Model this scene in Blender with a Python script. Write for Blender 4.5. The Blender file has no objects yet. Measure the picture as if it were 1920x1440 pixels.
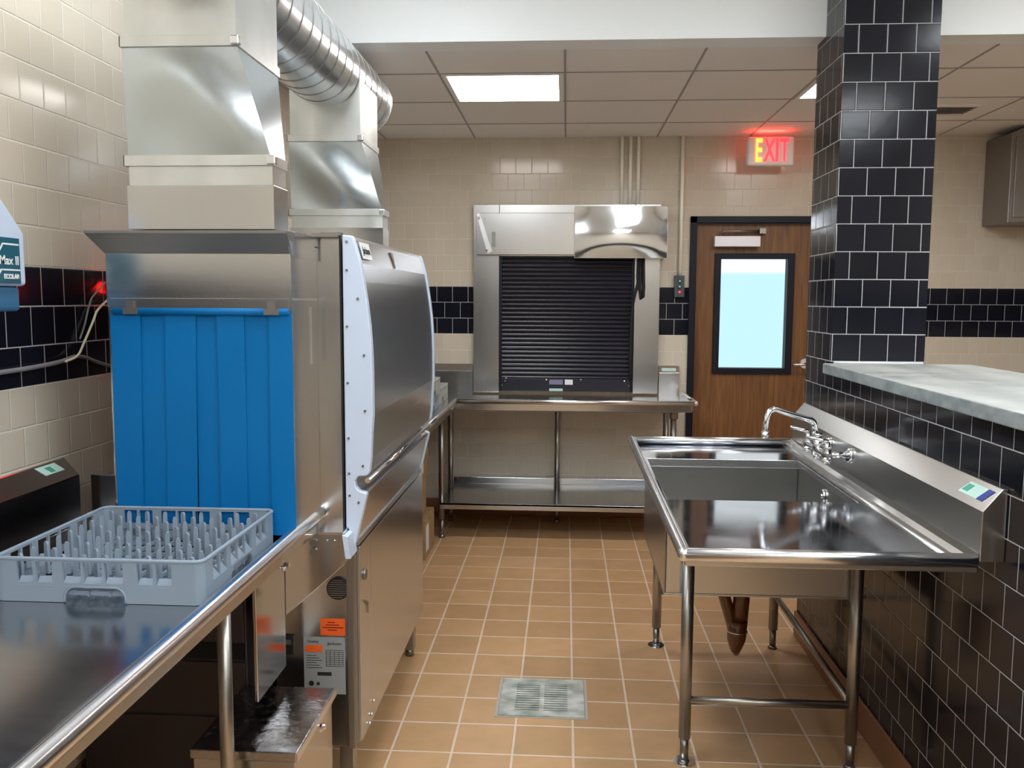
import bpy, bmesh, math, random
from mathutils import Vector, Matrix
random.seed(4)
SC = bpy.context.scene
C = SC.collection
PI = math.pi

# ------------------------------------------------------------------ camera
def cam_axes(yaw, pitch, roll):
    cy, sy = math.cos(yaw), math.sin(yaw); cp, sp = math.cos(pitch), math.sin(pitch)
    Rz = Matrix(((cy, -sy, 0), (sy, cy, 0), (0, 0, 1)))
    r = Vector((1, 0, 0)); u = Vector((0, sp, cp)); f = Vector((0, cp, -sp))
    cr, sr = math.cos(roll), math.sin(roll)
    r, u = r*cr + u*sr, u*cr - r*sr
    return Rz @ r, Rz @ u, Rz @ f
cd = bpy.data.cameras.new('camera'); cam = bpy.data.objects.new('camera', cd); C.objects.link(cam)
r_, u_, f_ = cam_axes(0.06144, 0.09759, 0.00463)
cam.matrix_world = Matrix(((r_.x, u_.x, -f_.x, 0), (r_.y, u_.y, -f_.y, 0), (r_.z, u_.z, -f_.z, 1.515), (0, 0, 0, 1)))
cd.sensor_width = 36; cd.lens = 36*1634.66/1920; cd.clip_start = 0.02; cd.clip_end = 100
SC.camera = cam

# ------------------------------------------------------------------ world, exposure
SC.view_settings.view_transform = 'Standard'; SC.view_settings.look = 'None'
SC.view_settings.gamma = 1; SC.view_settings.use_curve_mapping = False
SC.view_settings.exposure = 0.88
W = bpy.data.worlds.new('sky'); SC.world = W; W.use_nodes = True
wn = W.node_tree.nodes; wl = W.node_tree.links
bgn = wn['Background']
tc = wn.new('ShaderNodeTexCoord'); sx = wn.new('ShaderNodeSeparateXYZ'); rp = wn.new('ShaderNodeValToRGB')
wl.new(tc.outputs['Generated'], sx.inputs[0]); wl.new(sx.outputs['Z'], rp.inputs[0]); wl.new(rp.outputs[0], bgn.inputs['Color'])
rp.color_ramp.elements[0].position = 0.0285; rp.color_ramp.elements[0].color = (0.60, 0.90, 0.98, 1)
rp.color_ramp.elements[1].position = 0.0300; rp.color_ramp.elements[1].color = (1, 1, 1, 1)
bgn.inputs['Strength'].default_value = 0.58

LAMP_NEAR = 10.0      # emission of the panels in the near ceiling
LAMP_FAR = 10.0        # emission of the panels in the far ceiling

# ------------------------------------------------------------------ materials
MATS = {}
def mat(name, col=(.5, .5, .5), rough=.5, metal=0., emit=None, es=1., trans=0., ior=1.45, spec=.5, coat=0.):
    m = bpy.data.materials.new(name); m.use_nodes = True
    b = m.node_tree.nodes['Principled BSDF']
    b.inputs['Base Color'].default_value = (*col, 1); b.inputs['Roughness'].default_value = rough
    b.inputs['Metallic'].default_value = metal; b.inputs['IOR'].default_value = ior
    b.inputs['Specular IOR Level'].default_value = spec; b.inputs['Coat Weight'].default_value = coat
    b.inputs['Transmission Weight'].default_value = trans
    if emit: b.inputs['Emission Color'].default_value = (*emit, 1); b.inputs['Emission Strength'].default_value = es
    MATS[name] = m
    return m
def nd(m, t): return m.node_tree.nodes.new(t)
def lk(m, a, b): m.node_tree.links.new(a, b)
def add_noise(m, scale=(8, 8, 8), bump=.1, dist=.002, rough=None, col=None, detail=4, colscale=None):
    """stretched noise drives bump, roughness and colour variation"""
    b = m.node_tree.nodes['Principled BSDF']
    t = nd(m, 'ShaderNodeTexCoord'); mp = nd(m, 'ShaderNodeMapping'); n = nd(m, 'ShaderNodeTexNoise')
    mp.inputs['Scale'].default_value = scale; n.inputs['Scale'].default_value = 1; n.inputs['Detail'].default_value = detail
    lk(m, t.outputs['Object'], mp.inputs[0]); lk(m, mp.outputs[0], n.inputs['Vector'])
    if bump:
        bp = nd(m, 'ShaderNodeBump'); bp.inputs['Strength'].default_value = bump; bp.inputs['Distance'].default_value = dist
        lk(m, n.outputs['Fac'], bp.inputs['Height']); lk(m, bp.outputs[0], b.inputs['Normal'])
    if rough:
        r = nd(m, 'ShaderNodeMapRange'); r.inputs['From Min'].default_value = .3; r.inputs['From Max'].default_value = .7
        r.inputs['To Min'].default_value = rough[0]; r.inputs['To Max'].default_value = rough[1]
        lk(m, n.outputs['Fac'], r.inputs[0]); lk(m, r.outputs[0], b.inputs['Roughness'])
    if col:
        n2 = n
        if colscale:
            mp2 = nd(m, 'ShaderNodeMapping'); mp2.inputs['Scale'].default_value = colscale; n2 = nd(m, 'ShaderNodeTexNoise')
            n2.inputs['Scale'].default_value = 1; n2.inputs['Detail'].default_value = 5
            lk(m, t.outputs['Object'], mp2.inputs[0]); lk(m, mp2.outputs[0], n2.inputs['Vector'])
        cr = nd(m, 'ShaderNodeValToRGB'); cr.color_ramp.elements[0].position = .35; cr.color_ramp.elements[1].position = .65
        cr.color_ramp.elements[0].color = (*col[0], 1); cr.color_ramp.elements[1].color = (*col[1], 1)
        lk(m, n2.outputs['Fac'], cr.inputs[0]); lk(m, cr.outputs[0], b.inputs['Base Color'])
    return m

steel = add_noise(mat('brushed_steel', (.56, .56, .57), .18, 1), (3, 3, 160), 0, .0006, (.165, .185), detail=3)
steel_v = add_noise(mat('brushed_steel_vertical', (.55, .55, .55), .2, 1), (120, 120, 3), 0, .0006, (.19, .21), detail=3)
steel_door = mat('door_skin_steel', (.66, .69, .73), .25, 1)
steel_leg = mat('satin_leg_steel', (.42, .41, .39), .34, 1)
steel_top = add_noise(mat('worn_steel_top', (.55, .56, .58), .2, 1), (6, 40, 6), 0, .0006, (.17, .20), detail=5)
steel_sink = add_noise(mat('satin_sink_steel', (.55, .55, .54), .28, 1), (3, 3, 140), 0, .0005, (.255, .27), detail=3)
steel_bright = mat('polished_steel', (.80, .80, .82), .24, 1)
steel_mirror = add_noise(mat('mirror_steel', (.60, .61, .63), .06, 1), (5, 5, 5), .05, .004, (.04, .09), detail=1)
steel_dark = mat('dull_steel', (.30, .29, .28), .38, 1)
chrome = mat('chrome', (.85, .86, .88), .06, 1)
galv = add_noise(mat('galvanized_sheet', (.50, .545, .57), .25, 1), (40, 40, 40), .03, .001, (.22, .26), detail=2)
galv_dull = add_noise(mat('galvanized_dull', (.66, .68, .66), .42, 1), (14, 14, 5), .05, .003, (.34, .50), ((.64, .66, .63), (.72, .73, .72)), detail=3, colscale=(9, 9, 4))
galv_round = add_noise(mat('galvanized_round', (.80, .84, .88), .28, 1), (4, 4, 4), .05, .004, (.2, .3), detail=2)
white_plastic = mat('white_plastic', (.56, .65, .80), .35)
white_paint = mat('white_paint', (.84, .87, .88), .38)
blue_vinyl = add_noise(mat('blue_vinyl', (.001, .15, .42), .45, spec=.25), (4, 4, 1), .1, .004)
grey_plastic = mat('grey_rack_plastic', (.245, .30, .365), .42)
beige_plastic = mat('beige_rack_plastic', (.42, .42, .36), .5)
black_plastic = mat('black_plastic', (.012, .012, .014), .4)
black_slat = mat('black_slat', (.012, .011, .022), .33)
dark_rubber = mat('dark_cable', (.010, .010, .012), .6)
frame_black = mat('black_frame_paint', (.006, .006, .014), .45, spec=.3)
orange_sticker = mat('orange_sticker', (.85, .12, .01), .6)
red_ink = mat('sticker_ink', (.22, .02, .005), .6)
plate_grey = mat('plate_grey', (.30, .31, .31), .4)
ink = mat('ink', (.02, .02, .02), .5)
teal_label = mat('teal_label', (.010, .10, .15), .3)
white_ink = mat('white_ink', (.80, .82, .82), .4)
green_sticker = mat('green_sticker', (.50, .72, .66), .4)
green_ink = mat('green_ink', (.05, .35, .25), .4)
blue_ink = mat('blue_ink', (.01, .03, .25), .4)
concrete = add_noise(mat('concrete_top', (.5, .5, .48), .4), (3, 12, 3), .05, .002, (.25, .5), ((.38, .40, .39), (.58, .59, .57)), detail=6, colscale=(8, 1.5, 6))
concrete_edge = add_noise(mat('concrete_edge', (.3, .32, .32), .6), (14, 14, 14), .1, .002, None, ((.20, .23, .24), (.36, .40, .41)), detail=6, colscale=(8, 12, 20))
cardboard = add_noise(mat('cardboard', (.36, .23, .11), .8), (20, 20, 20), .05, .001, None, ((.30, .19, .09), (.38, .25, .13)))
cream_pipe = mat('cream_painted_conduit', (.93, .90, .78), .5)
cream_plastic = mat('cream_plastic', (.60, .58, .50), .45)
brown_pipe = mat('amber_brown_pipe', (.13, .045, .012), .18, coat=.5)
blue_liquid = mat('blue_liquid_bottle', (.06, .22, .40), .25, trans=.35)
lamp_on = mat('lamp_diffuser_near', (1, 1, 1), .5, emit=(.90, .96, 1.0), es=LAMP_NEAR)
lamp_far = mat('lamp_diffuser_far', (1, 1, 1), .5, emit=(1.0, .97, .93), es=LAMP_FAR)
exit_red = mat('exit_letters_lit', (.6, .02, .02), .5, emit=(1, .03, .04), es=1.6)
exit_amber = mat('exit_letter_lit_amber', (.6, .2, .02), .5, emit=(1, .22, .03), es=2.2)
exit_strip = mat('exit_top_window', (.6, .02, .02), .5, emit=(1, .04, .03), es=20.0)
pilot_red = mat('pilot_lamp_red', (.5, .0, .0), .5, emit=(1, .01, .005), es=18.0)
teal_screen = mat('teal_screen', (.02, .30, .28), .3, emit=(.02, .5, .45), es=.35)
glass = mat('door_glass', (.95, 1, 1), .0, trans=1.0, ior=1.02)
lens_white = mat('brushed_aluminium_cover', (.80, .79, .84), .35, .2)
ceil_bar = mat('ceiling_grid_bar', (.36, .34, .33), .5)
yellow_wire = mat('pale_yellow_wire', (.90, .93, .66), .4)
grey_wire = mat('grey_wire', (.22, .22, .24), .5)
clear_tube = mat('clear_tube', (.25, .28, .27), .2)
dark_hole = mat('dark_opening', (.01, .01, .01), .8)

def tile_wall(name, axis, u0, band=True, shift=None, z_top=1.597, s=.1083, all_black=False):
    """running bond of square glazed tiles laid from world position; black courses where the wall has them"""
    m = mat(name, (.5, .5, .5), .2, spec=.36)
    b = m.node_tree.nodes['Principled BSDF']
    g = nd(m, 'ShaderNodeNewGeometry'); sp = nd(m, 'ShaderNodeSeparateXYZ'); lk(m, g.outputs['Position'], sp.inputs[0])
    def M(op, a, c):
        n = nd(m, 'ShaderNodeMath'); n.operation = op
        for i, v in enumerate((a, c)):
            if isinstance(v, (int, float)): n.inputs[i].default_value = v
            else: lk(m, v, n.inputs[i])
        return n.outputs[0]
    u = M('SUBTRACT', sp.outputs[axis], u0 - 60*s)
    if shift: u = M('SUBTRACT', u, M('MULTIPLY', M('GREATER_THAN', sp.outputs[axis], shift[0]), shift[1]))
    v = M('SUBTRACT', sp.outputs['Z'], z_top - 20*s)
    cb = nd(m, 'ShaderNodeCombineXYZ'); lk(m, u, cb.inputs[0]); lk(m, v, cb.inputs[1])
    def brick(mort, sm):
        k = nd(m, 'ShaderNodeTexBrick'); k.offset = .5; k.offset_frequency = 2; k.squash = 1
        k.inputs['Scale'].default_value = 1; k.inputs['Brick Width'].default_value = s; k.inputs['Row Height'].default_value = s
        k.inputs['Mortar Size'].default_value = mort; k.inputs['Mortar Smooth'].default_value = sm; k.inputs['Bias'].default_value = 0
        k.inputs['Color1'].default_value = (0, 0, 0, 1); k.inputs['Color2'].default_value = (1, 1, 1, 1); k.inputs['Mortar'].default_value = (.5, .5, .5, 1)
        lk(m, cb.outputs[0], k.inputs['Vector']); return k
    k = brick(.0016, .1); k2 = brick(.0040, .9)
    bw = nd(m, 'ShaderNodeMath'); bw.operation = 'MULTIPLY'; bw.inputs[1].default_value = 1
    lk(m, k.outputs['Color'], bw.inputs[0])
    def mixc(f, a, c):
        n = nd(m, 'ShaderNodeMix'); n.data_type = 'RGBA'
        if isinstance(f, (int, float)): n.inputs[0].default_value = f
        else: lk(m, f, n.inputs[0])
        for i, q in ((6, a), (7, c)):
            if isinstance(q, tuple): n.inputs[i].default_value = (*q, 1)
            else: lk(m, q, n.inputs[i])
        return n.outputs[2]
    beige = mixc(bw.outputs[0], (.575, .51, .415), (.61, .545, .45)); beige_m = (.72, .67, .60)
    black = mixc(bw.outputs[0], (.0055, .0065, .012), (.009, .010, .018)); black_m = (.46, .46, .48)
    beige = mixc(k.outputs['Fac'], beige, beige_m); black = mixc(k.outputs['Fac'], black, black_m)
    if all_black: col = black
    elif band:
        inb = M('MULTIPLY', M('LESS_THAN', sp.outputs['Z'], z_top), M('GREATER_THAN', sp.outputs['Z'], z_top - 3*s))
        col = mixc(inb, beige, black)
    else: col = beige
    lk(m, col, b.inputs['Base Color'])
    rr = nd(m, 'ShaderNodeMapRange'); rr.inputs['To Min'].default_value = .14; rr.inputs['To Max'].default_value = .7
    lk(m, k.outputs['Fac'], rr.inputs[0]); lk(m, rr.outputs[0], b.inputs['Roughness'])
    inv = M('SUBTRACT', 1, k2.outputs['Fac'])
    # every tile sits at its own faint tilt
    bp = nd(m, 'ShaderNodeBump'); bp.inputs['Strength'].default_value = .8; bp.inputs['Distance'].default_value = .0016
    lk(m, inv, bp.inputs['Height'])
    ns = nd(m, 'ShaderNodeTexNoise'); ns.inputs['Scale'].default_value = 14; lk(m, g.outputs['Position'], ns.inputs['Vector'])
    b2 = nd(m, 'ShaderNodeBump'); b2.inputs['Strength'].default_value = .10; b2.inputs['Distance'].default_value = .003
    lk(m, ns.outputs['Fac'], b2.inputs['Height']); lk(m, bp.outputs[0], b2.inputs['Normal']); lk(m, b2.outputs[0], b.inputs['Normal'])
    return m
tile_back = tile_wall('tile_back_wall', 'X', -.891, shift=(1.3, .56*.1083))
tile_left = tile_wall('tile_left_wall', 'Y', 2.455)
tile_black_x = tile_wall('tile_black_facing_camera', 'X', 1.168, all_black=True)
tile_black_y = tile_wall('tile_black_side', 'Y', 3.566, all_black=True)

def floor_material():
    m = mat('quarry_tile_floor', (.5, .3, .15), .4)
    b = m.node_tree.nodes['Principled BSDF']; s = .20322
    g = nd(m, 'ShaderNodeNewGeometry'); mp = nd(m, 'ShaderNodeMapping'); mp.vector_type = 'POINT'
    mp.inputs['Location'].default_value = (.571 + 40*s, -3.582 + 40*s, 0)
    lk(m, g.outputs['Position'], mp.inputs[0])
    def brick(mort, sm):
        k = nd(m, 'ShaderNodeTexBrick'); k.offset = 0; k.inputs['Scale'].default_value = 1
        k.inputs['Brick Width'].default_value = s; k.inputs['Row Height'].default_value = s
        k.inputs['Mortar Size'].default_value = mort; k.inputs['Mortar Smooth'].default_value = sm
        k.inputs['Color1'].default_value = (.44, .265, .135, 1); k.inputs['Color2'].default_value = (.53, .325, .165, 1)
        k.inputs['Mortar'].default_value = (.68, .54, .43, 1)
        lk(m, mp.outputs[0], k.inputs['Vector']); return k
    k = brick(.0046, .1); k2 = brick(.007, .8)
    n = nd(m, 'ShaderNodeTexNoise'); n.inputs['Scale'].default_value = 9; n.inputs['Detail'].default_value = 5
    lk(m, g.outputs['Position'], n.inputs['Vector'])
    mx = nd(m, 'ShaderNodeMix'); mx.data_type = 'RGBA'; mx.blend_type = 'MULTIPLY'; mx.inputs[0].default_value = .5
    cr = nd(m, 'ShaderNodeValToRGB'); cr.color_ramp.elements[0].position = .3; cr.color_ramp.elements[1].position = .7
    cr.color_ramp.elements[0].color = (.80, .82, .70, 1); cr.color_ramp.elements[1].color = (1.1, 1.02, 1.05, 1)
    lk(m, n.outputs['Fac'], cr.inputs[0]); lk(m, k.outputs['Color'], mx.inputs[6]); lk(m, cr.outputs[0], mx.inputs[7])
    lk(m, mx.outputs[2], b.inputs['Base Color'])
    inv = nd(m, 'ShaderNodeMath'); inv.operation = 'SUBTRACT'; inv.inputs[0].default_value = 1; lk(m, k2.outputs['Fac'], inv.inputs[1])
    bp = nd(m, 'ShaderNodeBump'); bp.inputs['Strength'].default_value = .6; bp.inputs['Distance'].default_value = .002
    lk(m, inv.outputs[0], bp.inputs['Height']); lk(m, bp.outputs[0], b.inputs['Normal'])
    return m
floor_mat = floor_material()
base_mat = mat('quarry_base', (.25, .115, .06), .35)
ceil_mat = add_noise(mat('ceiling_tile', (.84, .82, .80), .85), (60, 60, 60), .15, .001)
def wood_material():
    m = mat('oak_veneer', (.3, .13, .04), .38)
    b = m.node_tree.nodes['Principled BSDF']
    t = nd(m, 'ShaderNodeTexCoord'); mp = nd(m, 'ShaderNodeMapping'); mp.inputs['Scale'].default_value = (38, 38, 2.2)
    n = nd(m, 'ShaderNodeTexNoise'); n.inputs['Scale'].default_value = 1; n.inputs['Detail'].default_value = 6; n.inputs['Distortion'].default_value = 1.6
    cr = nd(m, 'ShaderNodeValToRGB'); cr.color_ramp.elements[0].position = .3; cr.color_ramp.elements[1].position = .68
    cr.color_ramp.elements[0].color = (.115, .045, .014, 1); cr.color_ramp.elements[1].color = (.22, .100, .034, 1)
    lk(m, t.outputs['Object'], mp.inputs[0]); lk(m, mp.outputs[0], n.inputs['Vector']); lk(m, n.outputs['Fac'], cr.inputs[0]); lk(m, cr.outputs[0], b.inputs['Base Color'])
    return m
oak = wood_material()

# ------------------------------------------------------------------ mesh helpers
def wloc(o):
    v = Vector((0, 0, 0))
    while o: v = v + o.location; o = o.parent
    return v
class MB:
    def __init__(s): s.bm = bmesh.new()
    def box(s, x0, x1, y0, y1, z0, z1):
        v = [s.bm.verts.new((x, y, z)) for x in (x0, x1) for y in (y0, y1) for z in (z0, z1)]
        for f in ((0, 1, 3, 2), (4, 6, 7, 5), (0, 4, 5, 1), (2, 3, 7, 6), (0, 2, 6, 4), (1, 5, 7, 3)):
            s.bm.faces.new([v[i] for i in f])
        return s
    def hexa(s, low, high):
        """eight corners: four low, four high, same order round"""
        v = [s.bm.verts.new(p) for p in low] + [s.bm.verts.new(p) for p in high]
        s.bm.faces.new([v[i] for i in (3, 2, 1, 0)]); s.bm.faces.new([v[i] for i in (4, 5, 6, 7)])
        for i in range(4): j = (i+1) % 4; s.bm.faces.new([v[i], v[j], v[4+j], v[4+i]])
        return s
    def prism(s, pts, axis, a, b):
        """2D outline extruded along an axis; pts are the other two coordinates in XYZ order"""
        def P(p, t): return {'X': (t, p[0], p[1]), 'Y': (p[0], t, p[1]), 'Z': (p[0], p[1], t)}[axis]
        A = [s.bm.verts.new(P(p, a)) for p in pts]; B = [s.bm.verts.new(P(p, b)) for p in pts]; n = len(pts)
        fa = s.bm.faces.new(A); fb = s.bm.faces.new(B[::-1])
        for i in range(n): s.bm.faces.new([A[i], B[i], B[(i+1) % n], A[(i+1) % n]])
        return s
    def cyl(s, p0, p1, r, r2=None, seg=20, caps=True):
        p0 = Vector(p0); p1 = Vector(p1); d = (p1-p0).normalized(); r2 = r if r2 is None else r2
        a = d.orthogonal().normalized(); b = d.cross(a)
        R = [[s.bm.verts.new(p + (a*math.cos(2*PI*i/seg) + b*math.sin(2*PI*i/seg))*q) for i in range(seg)] for p, q in ((p0, r), (p1, r2))]
        for i in range(seg): s.bm.faces.new([R[0][i], R[0][(i+1) % seg], R[1][(i+1) % seg], R[1][i]]).smooth = True
        if caps: s.bm.faces.new(R[0][::-1]); s.bm.faces.new(R[1])
        return s
    def tube(s, pts, r, seg=12, caps=True, closed=False):
        pts = [Vector(p) for p in pts]; n = len(pts); rings = []; prev = None
        rr = r if isinstance(r, (list, tuple)) else [r]*n
        for i, p in enumerate(pts):
            if closed: t = (pts[(i+1) % n] - pts[i-1]).normalized()
            else: t = (pts[min(i+1, n-1)] - pts[max(i-1, 0)]).normalized()
            if prev is None: a = t.orthogonal().normalized()
            else: a = (prev - t*prev.dot(t)).normalized()
            prev = a; b = t.cross(a)
            rings.append([s.bm.verts.new(p + (a*math.cos(2*PI*k/seg) + b*math.sin(2*PI*k/seg))*rr[i]) for k in range(seg)])
        for i in range(n if closed else n-1):
            A, B = rings[i], rings[(i+1) % n]
            for k in range(seg): s.bm.faces.new([A[k], A[(k+1) % seg], B[(k+1) % seg], B[k]]).smooth = True
        if caps and not closed: s.bm.faces.new(rings[0][::-1]); s.bm.faces.new(rings[-1])
        return s
    def sphere(s, c, r, sc=(1, 1, 1)):
        bmesh.ops.create_uvsphere(s.bm, u_segments=16, v_segments=10, radius=r, matrix=Matrix.Translation(c) @ Matrix.Diagonal((*sc, 1)))
        return s
    def build(s, name, m, parent=None, bevel=0, smooth=False, seg=2):
        bmesh.ops.recalc_face_normals(s.bm, faces=s.bm.faces)
        me = bpy.data.meshes.new(name); s.bm.to_mesh(me); s.bm.free()
        ms = m if isinstance(m, (list, tuple)) else [m]
        for q in ms: me.materials.append(q)
        o = bpy.data.objects.new(name, me); C.objects.link(o)
        if parent is not None:
            o.parent = parent; off = wloc(parent)
        else:
            xs = [v.co for v in me.vertices]
            off = Vector(((min(v.x for v in xs)+max(v.x for v in xs))/2, (min(v.y for v in xs)+max(v.y for v in xs))/2, min(v.z for v in xs)))
            o.location = off
        me.transform(Matrix.Translation(-off))
        if smooth:
            for p in me.polygons: p.use_smooth = True
        if bevel:
            md = o.modifiers.new('bevel', 'BEVEL'); md.width = bevel; md.segments = seg; md.limit_method = 'ANGLE'; md.angle_limit = math.radians(40)
            md.harden_normals = False
        return o
def box(*a): return MB().box(*a)
def tag(o, label=None, cat=None, group=None, kind=None):
    if label: o['label'] = label
    if cat: o['category'] = cat
    if group: o['group'] = group
    if kind: o['kind'] = kind
    return o
def thing(name, loc, label, cat, group=None):
    o = bpy.data.objects.new(name, None); C.objects.link(o); o.location = loc; o.empty_display_size = .05
    return tag(o, label, cat, group)
def struct(o, label=None, cat=None): return tag(o, label, cat, kind='structure')
def text(name, body, size, m, parent, loc, rot, extrude=.0006, align='CENTER', sx=1., bold=0.):
    cu = bpy.data.curves.new(name, 'FONT'); cu.body = body; cu.size = size; cu.extrude = extrude; cu.align_x = align; cu.align_y = 'CENTER'
    cu.offset = bold
    t = bpy.data.objects.new(name, cu); C.objects.link(t); bpy.context.view_layer.update()
    me = bpy.data.meshes.new_from_object(t.evaluated_get(bpy.context.evaluated_depsgraph_get()))
    bpy.data.objects.remove(t)
    me.transform(Matrix.Diagonal((sx, 1, 1, 1)))
    me.transform(Matrix.Translation(loc) @ rot.to_4x4()); me.transform(Matrix.Translation(-wloc(parent)))
    me.materials.clear(); me.materials.append(m)
    o = bpy.data.objects.new(name, me); C.objects.link(o); o.parent = parent
    return o
FACE_CAM = Matrix.Rotation(PI/2, 3, 'X')                                   # text facing -Y
FACE_PX = Matrix.Rotation(PI/2, 3, 'Z') @ Matrix.Rotation(PI/2, 3, 'X')    # text facing +X
def corner_path(c, p0, p1, n=6):
    """quarter bend from p0 to p1 with corner c"""
    c, p0, p1 = Vector(c), Vector(p0), Vector(p1)
    return [(p0*(1-t)**2 + c*2*t*(1-t) + p1*t*t) for t in [i/n for i in range(n+1)]]

# ------------------------------------------------------------------ the room
XL, XR, YB, YN, ZC, ZN, YS = -1.453, 3.3, 6.0, -2.2, 2.596, 3.05, 3.79
HW0, HW1 = 1.058, 1.42          # half wall and pillar, aisle face and far face
PY0, PY1 = 3.547, 3.91
struct(box(XL-.1, XR+.1, YN-.1, YB+.25, -.1, 0).build('floor', floor_mat))
struct(box(XL-.12, XL, YN, YB, 0, ZN).build('wall_left', tile_left))
struct(box(XR, XR+.12, YN, YB, 0, ZN).build('wall_right', tile_left))
struct(box(XL-.12, XR+.12, YN-.12, YN, 0, ZN).build('wall_rear', tile_back))
wb = MB()
DX0, DX1, DZ = .872, 1.735, 2.025        # clear door opening
wb.box(XL-.12, DX0-.04, YB, YB+.2, 0, ZN); wb.box(DX1+.04, XR+.12, YB, YB+.2, 0, ZN); wb.box(DX0-.04, DX1+.04, YB, YB+.2, DZ+.04, ZN)
struct(wb.build('wall_back', tile_back))
struct(box(XL, XR, YS+.14, YB, ZC, ZC+.06).build('ceiling', ceil_mat))
struct(box(XL, XR, YN, YS+.14, ZN, ZN+.06).build('ceiling_near', white_paint))
struct(box(XL, XR, YS, YS+.14, ZC, ZN).build('trim_1', white_paint))      # dropped bulkhead
# suspended grid
gb = MB()
gx = [-.627 - .6105 + .6105*i for i in range(8)]; gy = [4.31 + .61*i for i in range(3)]
for x in gx: gb.box(x-.005, x+.005, YS+.14, YB, ZC-.003, ZC+.001)
for y in gy: gb.box(XL, XR, y-.005, y+.005, ZC-.003, ZC+.001)
struct(gb.build('ceiling_grid', ceil_bar))
# pillar + half wall
pl = MB(); pl.box(HW0, HW1, PY0, PY1, 0, ZN)
p = pl.build('wall_pillar', [tile_black_x, tile_black_y]); struct(p)
for f in p.data.polygons: f.material_index = 1 if abs(f.normal.x) > .5 else 0
hw = box(HW0, HW0+.20, -.6, PY0, 0, 1.222).build('wall_half', [tile_black_x, tile_black_y]); struct(hw)
for f in hw.data.polygons: f.material_index = 1 if abs(f.normal.x) > .5 else 0
struct(box(HW0-.012, HW0, -.6, PY1, 0, .115).build('baseboard_half', base_mat, bevel=.004))
struct(box(XL, XL+.012, YN, YB, 0, .115).build('baseboard_left', base_mat, bevel=.004))
struct(box(XL+.012, DX0-.05, YB-.012, YB, 0, .115).build('baseboard_back', base_mat, bevel=.004))

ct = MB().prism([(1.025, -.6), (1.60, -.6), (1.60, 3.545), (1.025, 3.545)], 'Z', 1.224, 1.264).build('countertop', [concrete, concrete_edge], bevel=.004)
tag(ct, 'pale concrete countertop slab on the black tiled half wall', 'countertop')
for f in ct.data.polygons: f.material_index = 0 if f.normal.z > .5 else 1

tag(MB().tube([(HW0+.01, PY0-.003, 1.268), (1.2, PY0-.003, 1.2675), (HW1-.005, PY0-.003, 1.267)], .0045, 8).build('sealant_bead', mat('white_sealant', (.85, .85, .88), .4)), 'thin white sealant bead where the black pillar meets the countertop', 'sealant')

# door
d = thing('door_1', ((DX0+DX1)/2, YB, 0), None, None); d['kind'] = 'structure'
MB().box(DX0-.045, DX0, YB-.02, YB+.14, 0, DZ+.045).box(DX1, DX1+.045, YB-.02, YB+.14, 0, DZ+.045).box(DX0-.045, DX1+.045, YB-.02, YB+.14, DZ, DZ+.045).build('door_frame', frame_black, d, .003)
LX0, LX1, LY0, LY1 = DX0+.003, DX1-.003, YB+.03, YB+.075
gx0, gx1, gz0, gz1 = 1.022, 1.505, 1.045, 1.795
MB().box(LX0, gx0, LY0, LY1, .008, DZ-.003).box(gx1, LX1, LY0, LY1, .008, DZ-.003).box(gx0, gx1, LY0, LY1, .008, gz0).box(gx0, gx1, LY0, LY1, gz1, DZ-.003).build('door_leaf', oak, d)
wf = MB(); t = .040
wf.box(gx0-.022, gx0+.020, LY0-.018, LY1+.012, gz0-.035, gz1+.032).box(gx1-.020, gx1+.026, LY0-.018, LY1+.012, gz0-.035, gz1+.032)
wf.box(gx0+.020, gx1-.020, LY0-.018, LY1+.012, gz0-.035, gz0+.006).box(gx0+.020, gx1-.020, LY0-.018, LY1+.012, gz1-.006, gz1+.032)
wfo = wf.build('window_frame', frame_black, d, .003)
box(gx0+.020, gx1-.020, LY0+.018, LY0+.024, gz0+.006, gz1-.006).build('window_pane', glass, wfo)
cl = box(.988, 1.290, LY0-.06, LY0-.002, 1.868, 1.938).build('door_closer', lens_white, d, .004)
MB().tube([(1.03, LY0-.03, 1.938), (1.03, LY0-.03, 1.965), (1.05, LY0-.05, 1.972), (1.30, LY0-.03, 1.972)], .007).box(1.285, 1.325, LY0-.05, LY0-.01, 1.955, 1.99).build('closer_arm', steel_dark, cl)
hd = MB().cyl((1.622, LY0, 1.085), (1.622, LY0-.012, 1.085), .034).cyl((1.622, LY0-.012, 1.085), (1.622, LY0-.055, 1.085), .012)
hd.tube([(1.622, LY0-.055, 1.085), (1.595, LY0-.062, 1.083), (1.530, LY0-.058, 1.078)], .010).build('door_handle', steel_bright, d)

# ceiling lights
def ceiling_light(x0, y0, w, dpt, z, m, label, group):
    t = thing('ceiling_light', (x0+w/2, y0+dpt/2, z), label, 'ceiling light', group)
    f = MB(); e = .022
    f.box(x0, x0+w, y0, y0+e, z-.006, z+.03).box(x0, x0+w, y0+dpt-e, y0+dpt, z-.006, z+.03).box(x0, x0+e, y0+e, y0+dpt-e, z-.006, z+.03).box(x0+w-e, x0+w, y0+e, y0+dpt-e, z-.006, z+.03)
    f.build('frame', white_paint, t)
    box(x0+e, x0+w-e, y0+e, y0+dpt-e, z-.003, z+.004).build('diffuser', m, t)
    return t
ceiling_light(-.616, 4.321, .588, .588, ZC, lamp_far, 'square lit ceiling panel in the middle of the far ceiling, fully in view', 'recessed ceiling panels')
ceiling_light(1.215, 4.321, .545, .588, ZC, lamp_far, 'square lit ceiling panel half hidden behind the black tiled pillar', 'recessed ceiling panels')
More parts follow.
